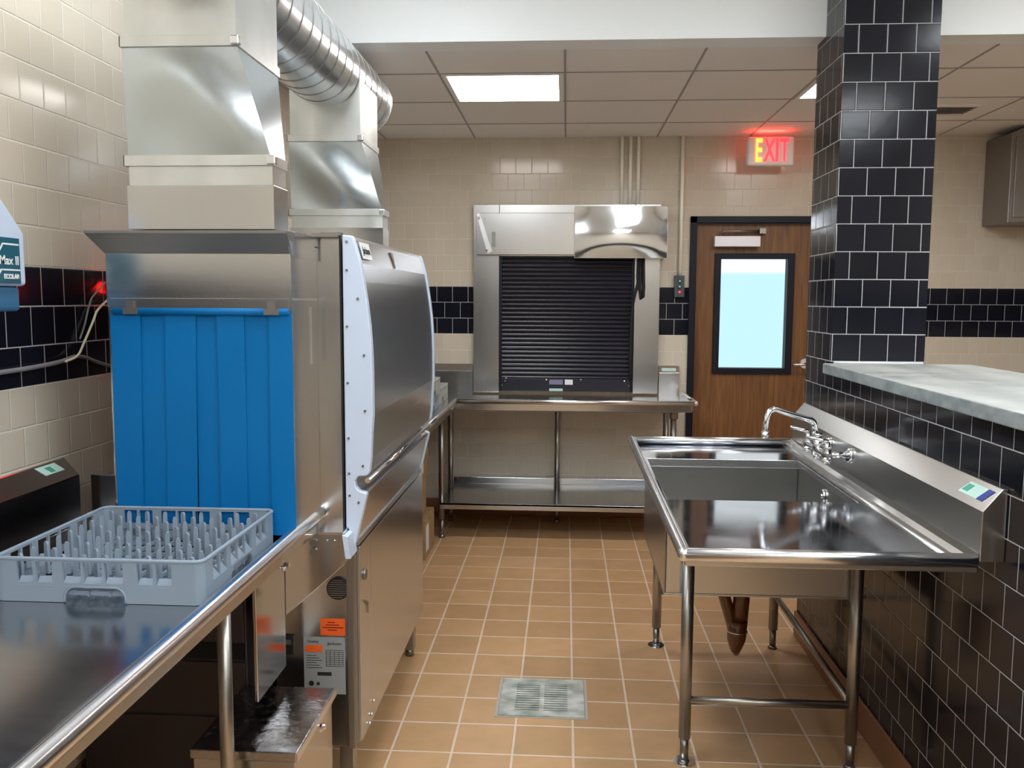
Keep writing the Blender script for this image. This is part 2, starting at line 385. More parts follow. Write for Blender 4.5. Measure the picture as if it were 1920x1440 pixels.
for i, (x, y, w_) in enumerate(((-.95, 1.55, 'above the dish rack'), (-.95, -1.2, 'behind the camera over the left wall'), (.55, .6, 'over the aisle'), (.55, -1.9, 'over the aisle behind the camera'), (2.05, 1.55, 'beyond the half wall'), (2.05, -1.2, 'beyond the half wall, behind the camera'))):
    ceiling_light(x, y, .588, 1.19, ZN, lamp_on, 'long lit ceiling panel in the near ceiling ' + w_, 'near ceiling panels')
v = thing('ceiling_vent', (2.15, 5.22, ZC), 'square louvred air vent in the ceiling right of the black pillar', 'vent')
fr = MB(); vx0, vx1, vy0, vy1 = 1.93, 2.29, 5.09, 5.35
fr.box(vx0, vx1, vy0, vy0+.02, ZC-.012, ZC).box(vx0, vx1, vy1-.02, vy1, ZC-.012, ZC).box(vx0, vx0+.02, vy0+.02, vy1-.02, ZC-.012, ZC).box(vx1-.02, vx1, vy0+.02, vy1-.02, ZC-.012, ZC).build('frame', ceil_mat, v)
for i in range(5):
    y = vy0+.03+i*.042
    MB().hexa([(vx0+.02, y, ZC-.012), (vx1-.02, y, ZC-.012), (vx1-.02, y+.003, ZC-.012), (vx0+.02, y+.003, ZC-.012)], [(vx0+.02, y+.024, ZC-.001), (vx1-.02, y+.024, ZC-.001), (vx1-.02, y+.027, ZC-.001), (vx0+.02, y+.027, ZC-.001)]).build('louvre', ceil_mat, v)
box(vx0+.02, vx1-.02, vy0+.02, vy1-.02, ZC-.001, ZC-.0005).build('backing', dark_hole, v)

# exit sign
ex = thing('exit_sign', (1.29, 5.86, 2.372), 'white exit sign with glowing red letters above the door', 'exit sign')
box(1.152, 1.447, 5.80, 5.87, 2.374, 2.555).build('housing', mat('sign_housing', (.86, .80, .80), .45), ex, .014, seg=3)
box(1.27, 1.33, 5.87, 6.0, 2.50, 2.56).build('bracket', white_paint, ex)
box(1.20, 1.40, 5.82, 5.85, 2.5552, 2.5556).build('top_window', exit_strip, ex)
for i, (ch, x, m) in enumerate((('E', 1.222, exit_amber), ('X', 1.290, exit_red), ('I', 1.338, exit_red), ('T', 1.385, exit_red))):
    text('letter', ch, .205, m, ex, Vector((x, 5.797, 2.463)), FACE_CAM, .002, sx=.46 if ch != 'I' else .6, bold=.004)

# conduits and button station
for x, w in ((.362, 'leftmost'), (.419, 'middle'), (.472, 'rightmost')):
    c = MB().cyl((x, 5.982, 2.14), (x, 5.982, ZC), .0112).build('conduit', cream_pipe)
    tag(c, f'thin cream conduit, {w} of the three running up from the shutter hood', 'conduit', 'cream conduits over the shutter')
c = MB().cyl((.764, 5.982, 1.66), (.764, 5.982, ZC), .0120).build('conduit', cream_pipe)
tag(c, 'long single cream conduit running down to the push button box', 'conduit')
bs = thing('push_button_station', (.758, 5.97, 1.53), 'grey push button box with a red button beside the door frame', 'button box')
box(.726, .792, 5.955, 6.0, 1.53, 1.675).build('body', mat('grey_box', (.06, .07, .08), .45), bs, .004)
for z, m, l in ((1.640, mat('button_dark', (.02, .06, .07), .4), None), (1.603, MATS['button_dark'] if 'button_dark' in MATS else ink, None), (1.565, mat('button_red', (.45, .02, .03), .4), 'red stop button')):
    o = MB().cyl((.759, 5.957, z), (.759, 5.945, z), .014).build('button', m, bs)
    if l: o['label'] = l
    if not l: MB().prism([(.752, z-.006), (.766, z-.006), (.759, z+.006)], 'Y', 5.9435, 5.9445).build('arrow', white_ink, bs)
MB().box(.754, .764, 5.9435, 5.9445, 1.560, 1.570).build('stop_mark', white_ink, bs)

# cabinet on the far right wall end
cab_steel = mat('dull_cabinet_steel', (.30, .28, .27), .38, 1)
cb_ = thing('wall_cabinet', (3.0, 5.83, 2.0), 'stainless wall cabinet with sloping top at the right edge', 'cabinet')
MB().prism([(2.725, 2.0), (XR-.01, 2.0), (XR-.01, 2.80), (2.725, 2.545)], 'Y', 5.66, 5.995).build('body', cab_steel, cb_, .004)
MB().prism([(2.75, 2.03), (XR-.03, 2.03), (XR-.03, 2.52), (2.75, 2.52)], 'Y', 5.648, 5.66).build('door', cab_steel, cb_, .003)
box(2.84, 2.87, 5.636, 5.648, 2.27, 2.34).build('latch', steel_bright, cb_, .003)

# ------------------------------------------------------------------ roll-up shutter in its steel surround
sh = thing('counter_shutter', (0, 5.96, .87), 'black roll-up serving shutter in a stainless steel surround on the far wall', 'shutter')
fb = MB()
fb.box(-.632, -.455, 5.93, 5.998, .875, 2.145).box(.455, .625, 5.93, 5.998, .875, 2.145).box(-.455, .455, 5.93, 5.998, 1.80, 2.145)
fb.build('surround', steel_v, sh, .003)
box(-.606, .052, 5.885, 5.93, 1.808, 2.085).build('header_cover', steel, sh, .003)
MB().prism([(-.606, 2.075), (-.585, 2.085), (-.50, 1.83), (-.53, 1.815)], 'Y', 5.880, 5.886).build('end_bracket', steel_bright, sh)
for bx_, bz_, br_ in ((-.59, 2.05, .010), (-.548, 2.045, .006), (-.535, 1.835, .007)): MB().cyl((bx_, 5.884, bz_), (bx_, 5.874, bz_), br_).build('bolt', chrome, sh)
box(-.502, -.478, 5.882, 5.886, 1.86, 1.96).build('paper_tag', plate_grey, sh)
mcv = MB(); # gently dished mirror cover over the motor
n = 12; grid = []
for j in range(n+1):
    row = []
    for i in range(n+1):
        u = i/n; w = j/n; x = .052 + .600*u; z = 1.785 + .333*w
        dsh = -.010*math.sin(PI*u)*math.sin(PI*w) - .002*math.sin(2*PI*w)
        row.append(mcv.bm.verts.new((x, 5.80 + dsh, z)))
    grid.append(row)
for j in range(n):
    for i in range(n): mcv.bm.faces.new([grid[j][i], grid[j][i+1], grid[j+1][i+1], grid[j+1][i]]).smooth = True
mcv.build('motor_cover_face', steel_mirror, sh)
mb = MB(); mb.box(.050, .053, 5.80, 5.93, 1.785, 2.118).box(.651, .654, 5.80, 5.99, 1.785, 2.118).box(.050, .654, 5.80, 5.93, 2.116, 2.119).box(.050, .654, 5.812, 5.93, 1.783, 1.786)
mb.build('motor_cover', steel_mirror, sh)
cs = MB(); zz = .965; k = 0
prof = []
while zz < 1.80:
    prof += [(5.962, zz), (5.950, zz+.006), (5.948, zz+.014), (5.952, zz+.022), (5.962, zz+.027)]; zz += .0292
pr = [cs.bm.verts.new((-.455, a, b)) for a, b in prof]; pr2 = [cs.bm.verts.new((.455, a, b)) for a, b in prof]
for i in range(len(prof)-1): cs.bm.faces.new([pr[i], pr2[i], pr2[i+1], pr[i+1]])
cs.build('slat_curtain', black_slat, sh)
for s_ in (-1, 1): box(min(s_*.455, s_*.437), max(s_*.455, s_*.437), 5.935, 5.95, .885, 1.80).build('side_guide', frame_black, sh)
bb = box(-.437, .437, 5.935, 5.955, .885, .972).build('bottom_bar', black_slat, sh, .003)
box(-.11, -.018, 5.9335, 5.9345, .933, .965).build('label_plate', mat('lilac_label', (.22, .20, .33), .4), bb)
box(-.004, .050, 5.9335, 5.9345, .932, .967).build('label_plate', white_ink, bb)
box(-.11, -.018, 5.925, 5.9265, .889, .906).build('label_plate', green_sticker, bb)
for x, z in ((-.405, .975), (-.412, .955), (-.13, .965), (.105, .968), (.255, .948), (.40, .962), (-.432, .925), (.43, .93)):
    MB().cyl((x, 5.9355, z), (x, 5.928, z), .0055, seg=8).build('screw', chrome, bb)
cab1 = MB()
cab1.tube([(.478, 5.87, 1.79), (.476, 5.90, 1.70), (.478, 5.90, 1.62), (.462, 5.905, 1.56), (.447, 5.91, 1.48), (.437, 5.915, 1.36), (.434, 5.918, 1.10), (.440, 5.92, .97)], .009)
tag(cab1.build('power_cable', dark_rubber), 'long black cable hanging down the right edge of the shutter', 'cable')
cab2 = MB().tube([(.487, 5.87, 1.79), (.492, 5.895, 1.70), (.490, 5.90, 1.58), (.502, 5.90, 1.515), (.513, 5.90, 1.53), (.516, 5.90, 1.60), (.512, 5.895, 1.70), (.508, 5.87, 1.79)], .010)
tag(cab2.build('cable_loop', dark_rubber), 'short looped black cable hanging under the mirror-like motor cover', 'cable')

# ------------------------------------------------------------------ L-shaped soiled table at the back
RZ = .906
tb = thing('corner_worktable', (0, 5.6, 0), 'long L-shaped stainless table with undershelf under the shutter', 'table')
TX0, TX1 = XL+.005, .785
tm = MB()
tm.box(TX0, TX1-.02, 5.29, 5.94, .845, .862).box(TX0, -.69, 3.66, 5.29, .845, .862)
tm.box(-.665, TX1-.02, 5.275, 5.29, .835, RZ-.012).box(-.69, -.675, 3.66, 5.275, .835, RZ-.012).box(TX1-.02, TX1-.008, 5.29, 5.86, .845, RZ-.012)
tm.build('tabletop', steel_top, tb, .002)
rl = MB(); rr = .0155
rl.tube([(-.672, 3.62, RZ-rr), (-.672, 5.262, RZ-rr)], rr, 16).tube([(-.672, 5.262, RZ-rr), (TX1, 5.275, RZ-rr)], rr, 16).tube([(TX1, 5.275, RZ-rr), (TX1-.004, 5.86, RZ-rr)], rr, 16)
rl.sphere((-.672, 5.262, RZ-rr), rr).sphere((TX1, 5.275, RZ-rr), rr+.001)
rl.build('rolled_rim', steel_bright, tb)
def splash_prof(yb, zt, d=.05):  # profile in (y,z): wall at yb
    return [(yb-.004, .86), (yb-.004, zt+.045), (yb-.012, zt+.045), (yb-.006-d, zt), (yb-.006-d, .86)]
MB().prism(splash_prof(YB, 1.02), 'X', XL+.004, -.636).build('backsplash', steel, tb, .002)
bs2 = MB().prism(splash_prof(YB, 1.02), 'X', .632, .772).build('backsplash', steel_bright, tb, .002)
stk = box(.650, .745, 5.938, 5.9425, 1.030, 1.052).build('sticker', green_sticker, tb)
MB().prism([(XL+.004, .86), (XL+.004, 1.06), (XL+.012, 1.06), (XL+.055, 1.02), (XL+.055, .86)], 'Y', 3.66, 5.94).build('backsplash', steel, tb, .002)
MB().box(-.785, .705, 5.36, 5.97, .218, .232).box(-.785, .705, 5.36, 5.364, .192, .232).box(-.785, .705, 5.966, 5.97, .232, .275).build('undershelf', steel_top, tb, .002)
MB().box(-.70, .70, 5.40, 5.44, .815, .845).box(-.70, .70, 5.80, 5.84, .815, .845).build('table_channel', steel_dark, tb)
for x, y in ((-.775, 5.395), (-.775, 5.83), (.67, 5.395), (.67, 5.80), (-.05, 5.83)):
    lg = MB().cyl((x, y, .12), (x, y, .845), .019).build('leg', steel_leg, tb)
    MB().cyl((x, y, 0), (x, y, .12), .014).cyl((x, y, 0), (x, y, .02), .022, .014).build('bullet_foot', steel_dark, lg)
lg = MB().cyl((-.775, 4.2, .12), (-.775, 4.2, .845), .019).build('leg', steel_leg, tb)
MB().cyl((-.775, 4.2, 0), (-.775, 4.2, .12), .014).build('bullet_foot', steel_dark, lg)
for s_ in (-1, 1): MB().cyl((.67+.0, 5.395, .78), (.67, 5.395, .845), .026).build('leg_socket', steel_dark, tb) if s_ > 0 else None

# dish racks
def wall_with_holes(m, L, H, t, holes, place):
    """vertical wall, coordinates (s,z), thickness t; holes are (s0,s1,z0,z1)"""
    ss = sorted({0, L} | {h[0] for h in holes} | {h[1] for h in holes}); zs = sorted({0, H} | {h[2] for h in holes} | {h[3] for h in holes})
    for a, b in zip(ss, ss[1:]):
        for c_, e in zip(zs, zs[1:]):
            sm, zm = (a+b)/2, (c_+e)/2
            if any(h[0] < sm < h[1] and h[2] < zm < h[3] for h in holes): continue
            place(m, a, b, c_, e)
def dish_rack(x0, y0, z0, S, H, m, label, group, detail=True, root=None):
    t = thing('dish_rack', (x0+S/2, y0+S/2, z0), label, 'dish rack', group)
    u = S/.46
    hol = [(.055, .09), (.097, .132), (.155, .195), (.201, .241), (.247, .287), (.318, .352), (.359, .393)]
    holes = [(a*u, b*u, H*.45, H*.94) for a, b in hol]
    ha, hb_, ht, hr = .158*u, .292*u, H*.36, H*.26
    arch = [(ha, hb_, 0, ht)]
    w = MB(); th = .006; R = .022
    wall_with_holes(w, S, H, th, holes+arch, lambda q, a, b, c_, e: q.box(x0+max(a, R), x0+min(b, S-R), y0, y0+th, z0+c_, z0+e) if min(b, S-R) > max(a, R) else None)
    wall_with_holes(w, S, H, th, holes+arch, lambda q, a, b, c_, e: q.box(x0+max(a, R), x0+min(b, S-R), y0+S-th, y0+S, z0+c_, z0+e) if min(b, S-R) > max(a, R) else None)
    wall_with_holes(w, S, H, th, holes+arch, lambda q, a, b, c_, e: q.box(x0, x0+th, y0+max(a, R), y0+min(b, S-R), z0+c_, z0+e) if min(b, S-R) > max(a, R) else None)
    wall_with_holes(w, S, H, th, holes+arch, lambda q, a, b, c_, e: q.box(x0+S-th, x0+S, y0+max(a, R), y0+min(b, S-R), z0+c_, z0+e) if min(b, S-R) > max(a, R) else None)
    for cx, cy, a0 in ((x0+R, y0+R, PI), (x0+S-R, y0+R, 1.5*PI), (x0+S-R, y0+S-R, 0), (x0+R, y0+S-R, .5*PI)):
        out = [(cx+R*math.cos(a0+i*PI/12), cy+R*math.sin(a0+i*PI/12)) for i in range(7)]
        inn = [(cx+(R-th)*math.cos(a0+i*PI/12), cy+(R-th)*math.sin(a0+i*PI/12)) for i in range(6, -1, -1)]
        w.prism(out+inn, 'Z', z0, z0+H)
    bmesh.ops.remove_doubles(w.bm, verts=w.bm.verts, dist=1e-5)
    for sgn, e0 in ((1, ha), (-1, hb_)):           # rounded upper corners of the hand holes
        cor = [(e0, ht)] + [(e0 + sgn*hr*(1-math.cos(q*PI/12)), ht - hr*(1-math.sin(q*PI/12))) for q in range(7)]
        for axis, o0, base in (('Y', y0, x0), ('Y', y0+S-th, x0), ('X', x0, y0), ('X', x0+S-th, y0)):
            w.prism([(base+p_, z0+q_) for p_, q_ in cor], axis, o0, o0+th)
    w.build('side_walls', m, t)
    if detail:
        hp = [(ha, 0)] + [(ha + hr*(1-math.cos(q*PI/12)), ht - hr*(1-math.sin(q*PI/12))) for q in range(7)] + [(hb_ - hr*(1-math.cos(q*PI/12)), ht - hr*(1-math.sin(q*PI/12))) for q in range(6, -1, -1)] + [(hb_, 0)]
        MB().tube([(x0+p_, y0-.001, z0+.001+q_) for p_, q_ in hp], .0025, 6).build('handle_rim', m, t)
    # sloping sills inside each window and the rolled top edge
    for a, b in (hol if detail else []):
        a *= u; b *= u
        MB().prism([(y0-.001, z0+H*.38), (y0+.014, z0+H*.56), (y0+.014, z0+H*.38)], 'X', x0+a, x0+b).build('window_sill', m, t)
        MB().prism([(x0+S+.001, z0+H*.42), (x0+S-.014, z0+H*.60), (x0+S-.014, z0+H*.42)], 'Y', y0+a, y0+b).build('window_sill', m, t)
        MB().prism([(x0-.001, z0+H*.42), (x0+.014, z0+H*.60), (x0+.014, z0+H*.42)], 'Y', y0+a, y0+b).build('window_sill', m, t)
        MB().prism([(y0+S+.001, z0+H*.42), (y0+S-.014, z0+H*.60), (y0+S-.014, z0+H*.42)], 'X', x0+a, x0+b).build('window_sill', m, t)
    if detail:
        for ya, yb in ((y0+.022, y0+.026), (y0+S-.026, y0+S-.022)): box(x0+.14*u, x0+.31*u, ya, yb, z0+.021, z0+H*.42).build('handle_recess', m, t)
    e = MB(); pts = []
    for cx, cy, a0 in ((x0+R, y0+R, PI), (x0+S-R, y0+R, 1.5*PI), (x0+S-R, y0+S-R, 0), (x0+R, y0+S-R, .5*PI)):
        pts += [(cx+(R-.002)*math.cos(a0+i*PI/10), cy+(R-.002)*math.sin(a0+i*PI/10), z0+H) for i in range(6)]
    e.tube(pts, .0045, 8, closed=True); e.build('top_edge', m, t)
    if detail:
        g = MB(); n = 10; st = (S-.03)/(n-1)
        for i in range(n):
            g.box(x0+.015+i*st-.002, x0+.015+i*st+.002, y0+.006, y0+S-.006, z0+.012, z0+.020)
            g.box(x0+.006, x0+S-.006, y0+.015+i*st-.002, y0+.015+i*st+.002, z0+.012, z0+.020)
        g.build('base_grid', m, t)
        pm = MB(); pm.prism([(-.0062, 0), (.0062, 0), (.0050, H*.74), (.0030, H*.80), (-.0030, H*.80), (-.0050, H*.74)], 'Y', -.0032, .0032)
        first = pm.build('peg', m, t); me = first.data
        cpt = sum((v.co for v in me.vertices), Vector())/len(me.vertices); zmin = min(v.co.z for v in me.vertices); me.transform(Matrix.Translation((-cpt.x, -cpt.y, -zmin)))
        k = 0
        for i in range(9):
            for j in range(9):
                o = first if k == 0 else first.copy()
                if k: C.objects.link(o); o.parent = t
                k += 1
                o.location = (-S/2+.015+(i+.5)*st, -S/2+.015+(j+.5)*st, .018); o.rotation_euler = (0, 0, .35 if (i+j) % 2 else -.35)
    return t
dish_rack(-1.225, 5.22, .864, .455, .095, beige_plastic, 'lone beige dish rack lying nearest the shutter on the corner table', 'racks on the corner table', False)
dish_rack(-1.215, 4.74, .864, .455, .085, grey_plastic, 'blue-grey dish rack under another one on the corner table', 'racks on the corner table', False)
dish_rack(-1.205, 4.735, .955, .455, .085, beige_plastic, 'beige dish rack stacked on a blue-grey one on the corner table', 'racks on the corner table', False)

# cardboard boxes under the corner table
for (y0, y1, z0, z1, x1, lab) in ((4.90, 5.24, .0, .235, -.80, 'bottom cardboard box of the stack beside the dishwasher'), (4.88, 5.15, .238, .455, -.835, 'middle cardboard box of the stack beside the dishwasher'), (4.87, 5.17, .458, .62, -.825, 'topmost cardboard box of the stack beside the dishwasher')):
    x0 = x1-.34
    b_ = thing('cardboard_box', ((x0+x1)/2, (y0+y1)/2, z0), lab, 'box', 'cardboard boxes under the corner table')
    box(x0, x1, y0, y1, z0, z1).build('carton', cardboard, b_, .003)
    box(x1+.0004, x1+.0012, y0+.02, y0+.12, z0+.04, z1-.04).build('paper_label', white_ink, b_)
    box(x0+.03, x0+.13, y0-.0012, y0-.0004, z0+.05, z1-.05).build('paper_label', white_ink, b_)

# wall controller behind the ducts
wc = thing('wall_controller', (XL+.02, 4.56, 1.96), 'cream wall box with a small teal screen between the two duct risers', 'controller')
box(XL+.002, XL+.045, 4.49, 4.63, 1.96, 2.16).build('case', cream_plastic, wc, .006)
box(XL+.0452, XL+.047, 4.52, 4.60, 2.07, 2.13).build('screen', teal_screen, wc)

# ------------------------------------------------------------------ dishwasher
dm = thing('dishwasher', (-.9, 3.05, 0), 'large stainless pass-through dishwasher with curved door and blue curtain', 'dishwasher')
BX0 = -1.20
BY0, BY1 = 2.465, 3.64
box(BX0, -.640, BY0, BY1, .80, 1.688).build('body', steel_v, dm, .003)
box(-.86, -.622, 2.48, 3.66, .165, .80).build('lower_cabinet', steel_v, dm, .003)
# aisle panels of the lower cabinet
box(-.622, -.608, 2.515, 2.640, .165, .775).build('access_panel', steel_door, dm, .002)
box(-.622, -.608, 2.645, 3.655, .165, .775).build('access_panel', steel_door, dm, .002)
box(-.640, -.618, 2.470, 2.512, .165, .80).build('corner_post', steel_dark, dm, .002)
MB().cyl((-.608, 2.565, .675), (-.602, 2.565, .675), .017).build('panel_lock', steel_dark, dm)
MB().prism([(2.548, .60), (2.600, .575), (2.600, .54), (2.590, .57), (2.548, .595)], 'X', -.608, -.604).build('panel_slot', steel_dark, dm)
for y, z in ((2.63, .195), (2.66, .225), (2.60, .18)): MB().cyl((-.607, y, z), (-.601, y, z), .006, seg=10).build('screw', steel_bright, dm)
for x, y in ((-.655, 2.53), (-.82, 2.53), (-.650, 3.555), (-.82, 3.555)):
    lg = box(x-.022, x+.022, y-.022, y+.022, .03, .166).build('leg', steel_leg, dm, .003)
    MB().cyl((x, y, 0), (x, y, .032), .018).build('foot', steel_dark, lg)
# front vestibule with its flared hood lip
VX0, VX1, VY = -1.205, -.711, 2.235
vb = MB()
vb.box(VX0, VX1, VY-.004, VY, 1.49, 1.628)           # band above the curtain
vb.box(VX0, VX0+.012, VY, BY0, .90, 1.66).box(VX1-.012, VX1, VY, BY0, .872, 1.66)
vb.box(VX0, VX1, VY, BY0, 1.655, 1.688)
vb.build('vestibule', steel, dm, .001)
lipm = MB()
lipm.hexa([(VX0-.002, VY-.002, 1.628), (VX1+.002, VY-.002, 1.628), (VX1+.002, VY+.02, 1.628), (VX0-.002, VY+.02, 1.628)],
          [(VX0-.03, VY-.045, 1.676), (VX1+.005, VY-.045, 1.676), (VX1+.005, VY+.02, 1.676), (VX0-.03, VY+.02, 1.676)])
lipm.box(VX0-.03, VX1+.005, VY-.048, VY+.02, 1.676, 1.684)
lipm.build('hood_lip', steel_dark, dm, .001)
sd = MB(); sd.prism([(VY-.045, 1.684), (VY+.0, 1.62), (VY+.20, 1.62), (VY+.20, 1.684)], 'X', VX1-.002, VX1+.004); sd.build('hood_side', steel, dm)
box(VX1, VX1+.002, VY+.002, BY0-.004, 1.508, 1.513).build('side_seam', steel_bright, dm)
box(VX1+.0005, VX1+.003, VY+.16, VY+.163, 1.33, 1.49).build('side_clip', steel_bright, dm)
rlm = box(VX0+.012, VX1-.005, VY-.012, VY-.002, 1.482, 1.512).build('curtain_rail', steel, dm, .001)
for x in (-1.136, -.761):
    MB().box(x-.020, x+.020, VY-.018, VY-.011, 1.470, 1.486).box(x-.010, x+.010, VY-.020, VY-.010, 1.484, 1.505).build('curtain_clip', steel_dark, rlm)
MB().tube([(VX0+.018, VY-.006, 1.478), (VX1-.006, VY-.006, 1.478)], .011, 10).build('curtain_hem', blue_vinyl, dm)
xs = [-1.196, -1.120, -1.048, -.972, -.910, -.843, -.772, -.716]
for i in range(7):
    a, b = xs[i], xs[i+1]; off = (.0, .006, .001, .008, .002, .007, .0)[i]; sk = .0035*(7-i)*.0
    st = MB(); n = 8
    fr_, bk_ = [], []
    for j in range(n+1):
        z = 1.474 - (1.474-.885)*j/n; w = .002*math.sin(j*1.1+i); tt = -.012*(j/n)*(1 if i < 3 else .2)
        y = VY-.008+off + w*.6
        xa = a + (tt if i else 0); xb = b + .006 + tt*(1 if i < 6 else 0)
        fr_.append((st.bm.verts.new((xa, y, z)), st.bm.verts.new((xb, y, z)))); bk_.append((st.bm.verts.new((xa, y+.003, z)), st.bm.verts.new((xb, y+.003, z))))
    for j in range(n):
        for A in (fr_, bk_): st.bm.faces.new([A[j][0], A[j][1], A[j+1][1], A[j+1][0]])
        st.bm.faces.new([fr_[j][0], bk_[j][0], bk_[j+1][0], fr_[j+1][0]]); st.bm.faces.new([fr_[j][1], bk_[j][1], bk_[j+1][1], fr_[j+1][1]])
    st.build('curtain_strip', blue_vinyl, dm)
# far vestibule
box(VX0, -.711, BY1, BY1+.20, .90, 1.688).build('rear_vestibule', steel, dm, .003)
# control trough below the tray
MB().prism([(-.90, .842), (-.90, .585), (-.815, .585), (-.625, .755), (-.625, .842)], 'Y', 2.40, 2.478).build('drain_trough', steel, dm, .002)
box(-.70, -.628, 2.395, 2.47, .842, .850).build('trough_lip', steel_bright, dm)
for z in (.818, .792): MB().cyl((-.713, 2.402, z), (-.713, 2.392, z), .011).build('knob', steel_dark, dm)
for x in (-.676, -.654): MB().cyl((x, 2.402, .823), (x, 2.395, .823), .004, seg=8).build('rivet', chrome, dm)
MB().prism([(-.629, .842), (-.613, .838), (-.606, .775), (-.620, .775)], 'Y', 2.39, 2.47).build('hinge_tab', white_plastic, dm)
# things on the front of the lower cabinet
vn = MB().cyl((-.666, 2.480, .658), (-.666, 2.472, .658), .034).build('speaker_vent', black_plastic, dm)
vs = MB()
for i in range(9):
    z = .632+i*.0065; hw_ = math.sqrt(max(.0001, .030**2-(z-.658)**2)); vs.box(-.666-hw_, -.666+hw_, 2.470, 2.472, z-.001, z+.001)
vs.build('vent_slot', steel_dark, vn)
sw = box(-.833, -.802, 2.470, 2.480, .452, .510).build('rocker_switch', black_plastic, dm, .002)
box(-.826, -.808, 2.466, 2.470, .485, .500).build('rocker', steel_dark, sw)
st1 = box(-.722, -.647, 2.4785, 2.4797, .512, .564).build('warning_sticker', orange_sticker, dm)
tk = MB()
for i, (a, b) in enumerate(((-.700, -.678), (-.706, -.665), (-.716, -.652), (-.700, -.672))): tk.box(a, b, 2.4778, 2.4785, .551-i*.008, .554-i*.008)
tk.build('printed_line', red_ink, st1)
pn = box(-.774, -.648, 2.4785, 2.4797, .330, .506).build('rating_plate', plate_grey, dm)
text('maker_text', 'Jackson', .014, ink, pn, Vector((-.680, 2.478, .487)), FACE_CAM, .0003)
text('maker_text', 'TempStar', .009, ink, pn, Vector((-.745, 2.478, .492)), FACE_CAM, .0003)
box(-.768, -.717, 2.4772, 2.4785, .460, .481).build('warning_sticker', orange_sticker, pn)
gr = MB()
for i in range(9): gr.box(-.707, -.655, 2.4778, 2.4785, .466-i*.0062, .467-i*.0062)
for i in range(5): gr.box(-.707+i*.013, -.706+i*.013, 2.4778, 2.4785, .416, .466)
for i in range(6): gr.box(-.766, -.735+(i % 3)*.008, 2.4778, 2.4785, .448-i*.0075, .4495-i*.0075)
gr.box(-.733, -.690, 2.4778, 2.4785, .387, .398); gr.build('printed_table', ink, pn)
MB().cyl((-.752, 2.4785, .362), (-.752, 2.4775, .362), .008).build('mark_round', ink, pn)
box(-.736, -.727, 2.4778, 2.4785, .357, .366).build('mark_square', ink, pn)
# curved door: white end cheeks and steel skin
prof = [(-.633, 1.692), (-.606, 1.690), (-.600, 1.680), (-.593, 1.656), (-.581, 1.613), (-.572, 1.560), (-.563, 1.497), (-.556, 1.434), (-.552, 1.371), (-.550, 1.30), (-.550, 1.177),
        (-.554, 1.129), (-.558, 1.048), (-.563, 1.012), (-.570, 1.003), (-.596, 1.001), (-.605, .987), (-.603, .968), (-.593, .957), (-.574, .952), (-.571, .946), (-.606, .800), (-.612, .796), (-.626, .846), (-.633, .850)]
def prof_in(e): return [(x-e if x > -.63 else x, z) for x, z in prof]
dr = MB()
dr.prism([(x-.004 if x > -.63 else x, z) for x, z in prof], 'Y', 2.478, 3.612)
dro = dr.build('wash_door', steel_door, dm)
ck1 = MB().prism(prof, 'Y', 2.452, 2.480).build('door_cheek', white_plastic, dro, .005, seg=3); ck1['label'] = 'white curved end cheek of the door'
ck2 = MB().prism(prof, 'Y', 3.610, 3.640).build('door_cheek', white_plastic, dro, .005, seg=3); ck2['label'] = 'white curved end cheek of the door'
box(-.641, -.636, 2.448, 2.452, .85, 1.69).build('gap_shade_strip', dark_hole, dm)  # solid black strip standing in for the shade between body and door
for x, z in ((-.620, 1.673), (-.621, 1.593), (-.590, 1.513), (-.622, 1.434), (-.574, 1.352), (-.622, 1.272), (-.573, 1.192), (-.622, 1.112), (-.581, 1.032), (-.622, 1.009), (-.621, .944), (-.595, .924)):
    MB().cyl((x, 2.453, z), (x, 2.4495, z), .0038, seg=10).build('cheek_screw', steel_dark, dro)
MB().tube([(-.575, 2.482, .982), (-.575, 3.608, .982)], .008, 12).build('door_handle', chrome, dro)
box(-.586, -.5795, 2.482, 3.608, .9505, .9535).build('handle_ledge', steel_bright, dro)
box(-.613, -.604, 2.482, 3.608, .788, .800).build('door_edge', steel_bright, dro)
lb = MB().hexa([(-.5835, 2.50, 1.628), (-.5835, 2.62, 1.628), (-.5848, 2.62, 1.628), (-.5848, 2.50, 1.628)], [(-.5960, 2.50, 1.676), (-.5960, 2.62, 1.676), (-.5973, 2.62, 1.676), (-.5973, 2.50, 1.676)]).build('name_label', white_ink, dro)
tilt = Matrix.Rotation(-math.atan2(.0125, .048), 3, 'Y')
text('maker_text', 'Jackson', .030, ink, lb, Vector((-.5885, 2.560, 1.652)), tilt @ FACE_PX, .0004, bold=.0004)
MB().hexa([(-.584, 2.965, 1.615), (-.584, 2.970, 1.615), (-.5815, 2.970, 1.615), (-.5815, 2.965, 1.615)], [(-.600, 2.945, 1.668), (-.600, 2.985, 1.668), (-.5955, 2.985, 1.668), (-.5955, 2.945, 1.668)]).build('door_gusset', steel_dark, dro)
# top angle parts
box(-.711, -.64, 2.42, 2.46, 1.684, 1.694).build('top_bracket', steel_dark, dm); box(-.70, -.64, 2.465, 2.50, 1.688, 1.70).build('top_bracket', steel_dark, dm)

# pilot lamp behind the machine
pl_ = thing('pilot_lamp', (XL+.05, 2.80, 1.53), 'small glowing red pilot lamp on the wall behind the dishwasher hood', 'lamp')
MB().cyl((XL+.002, 2.80, 1.545), (XL+.06, 2.80, 1.545), .018).build('lamp_base', black_plastic, pl_)
box(XL+.004, XL+.12, 2.83, 2.834, 1.48, 1.61).build('added_glow_shield', steel_dark, pl_)  # unseen plate added to keep the red glow off the rear riser
MB().sphere((XL+.070, 2.80, 1.545), .018).build('lamp_lens', pilot_red, pl_)

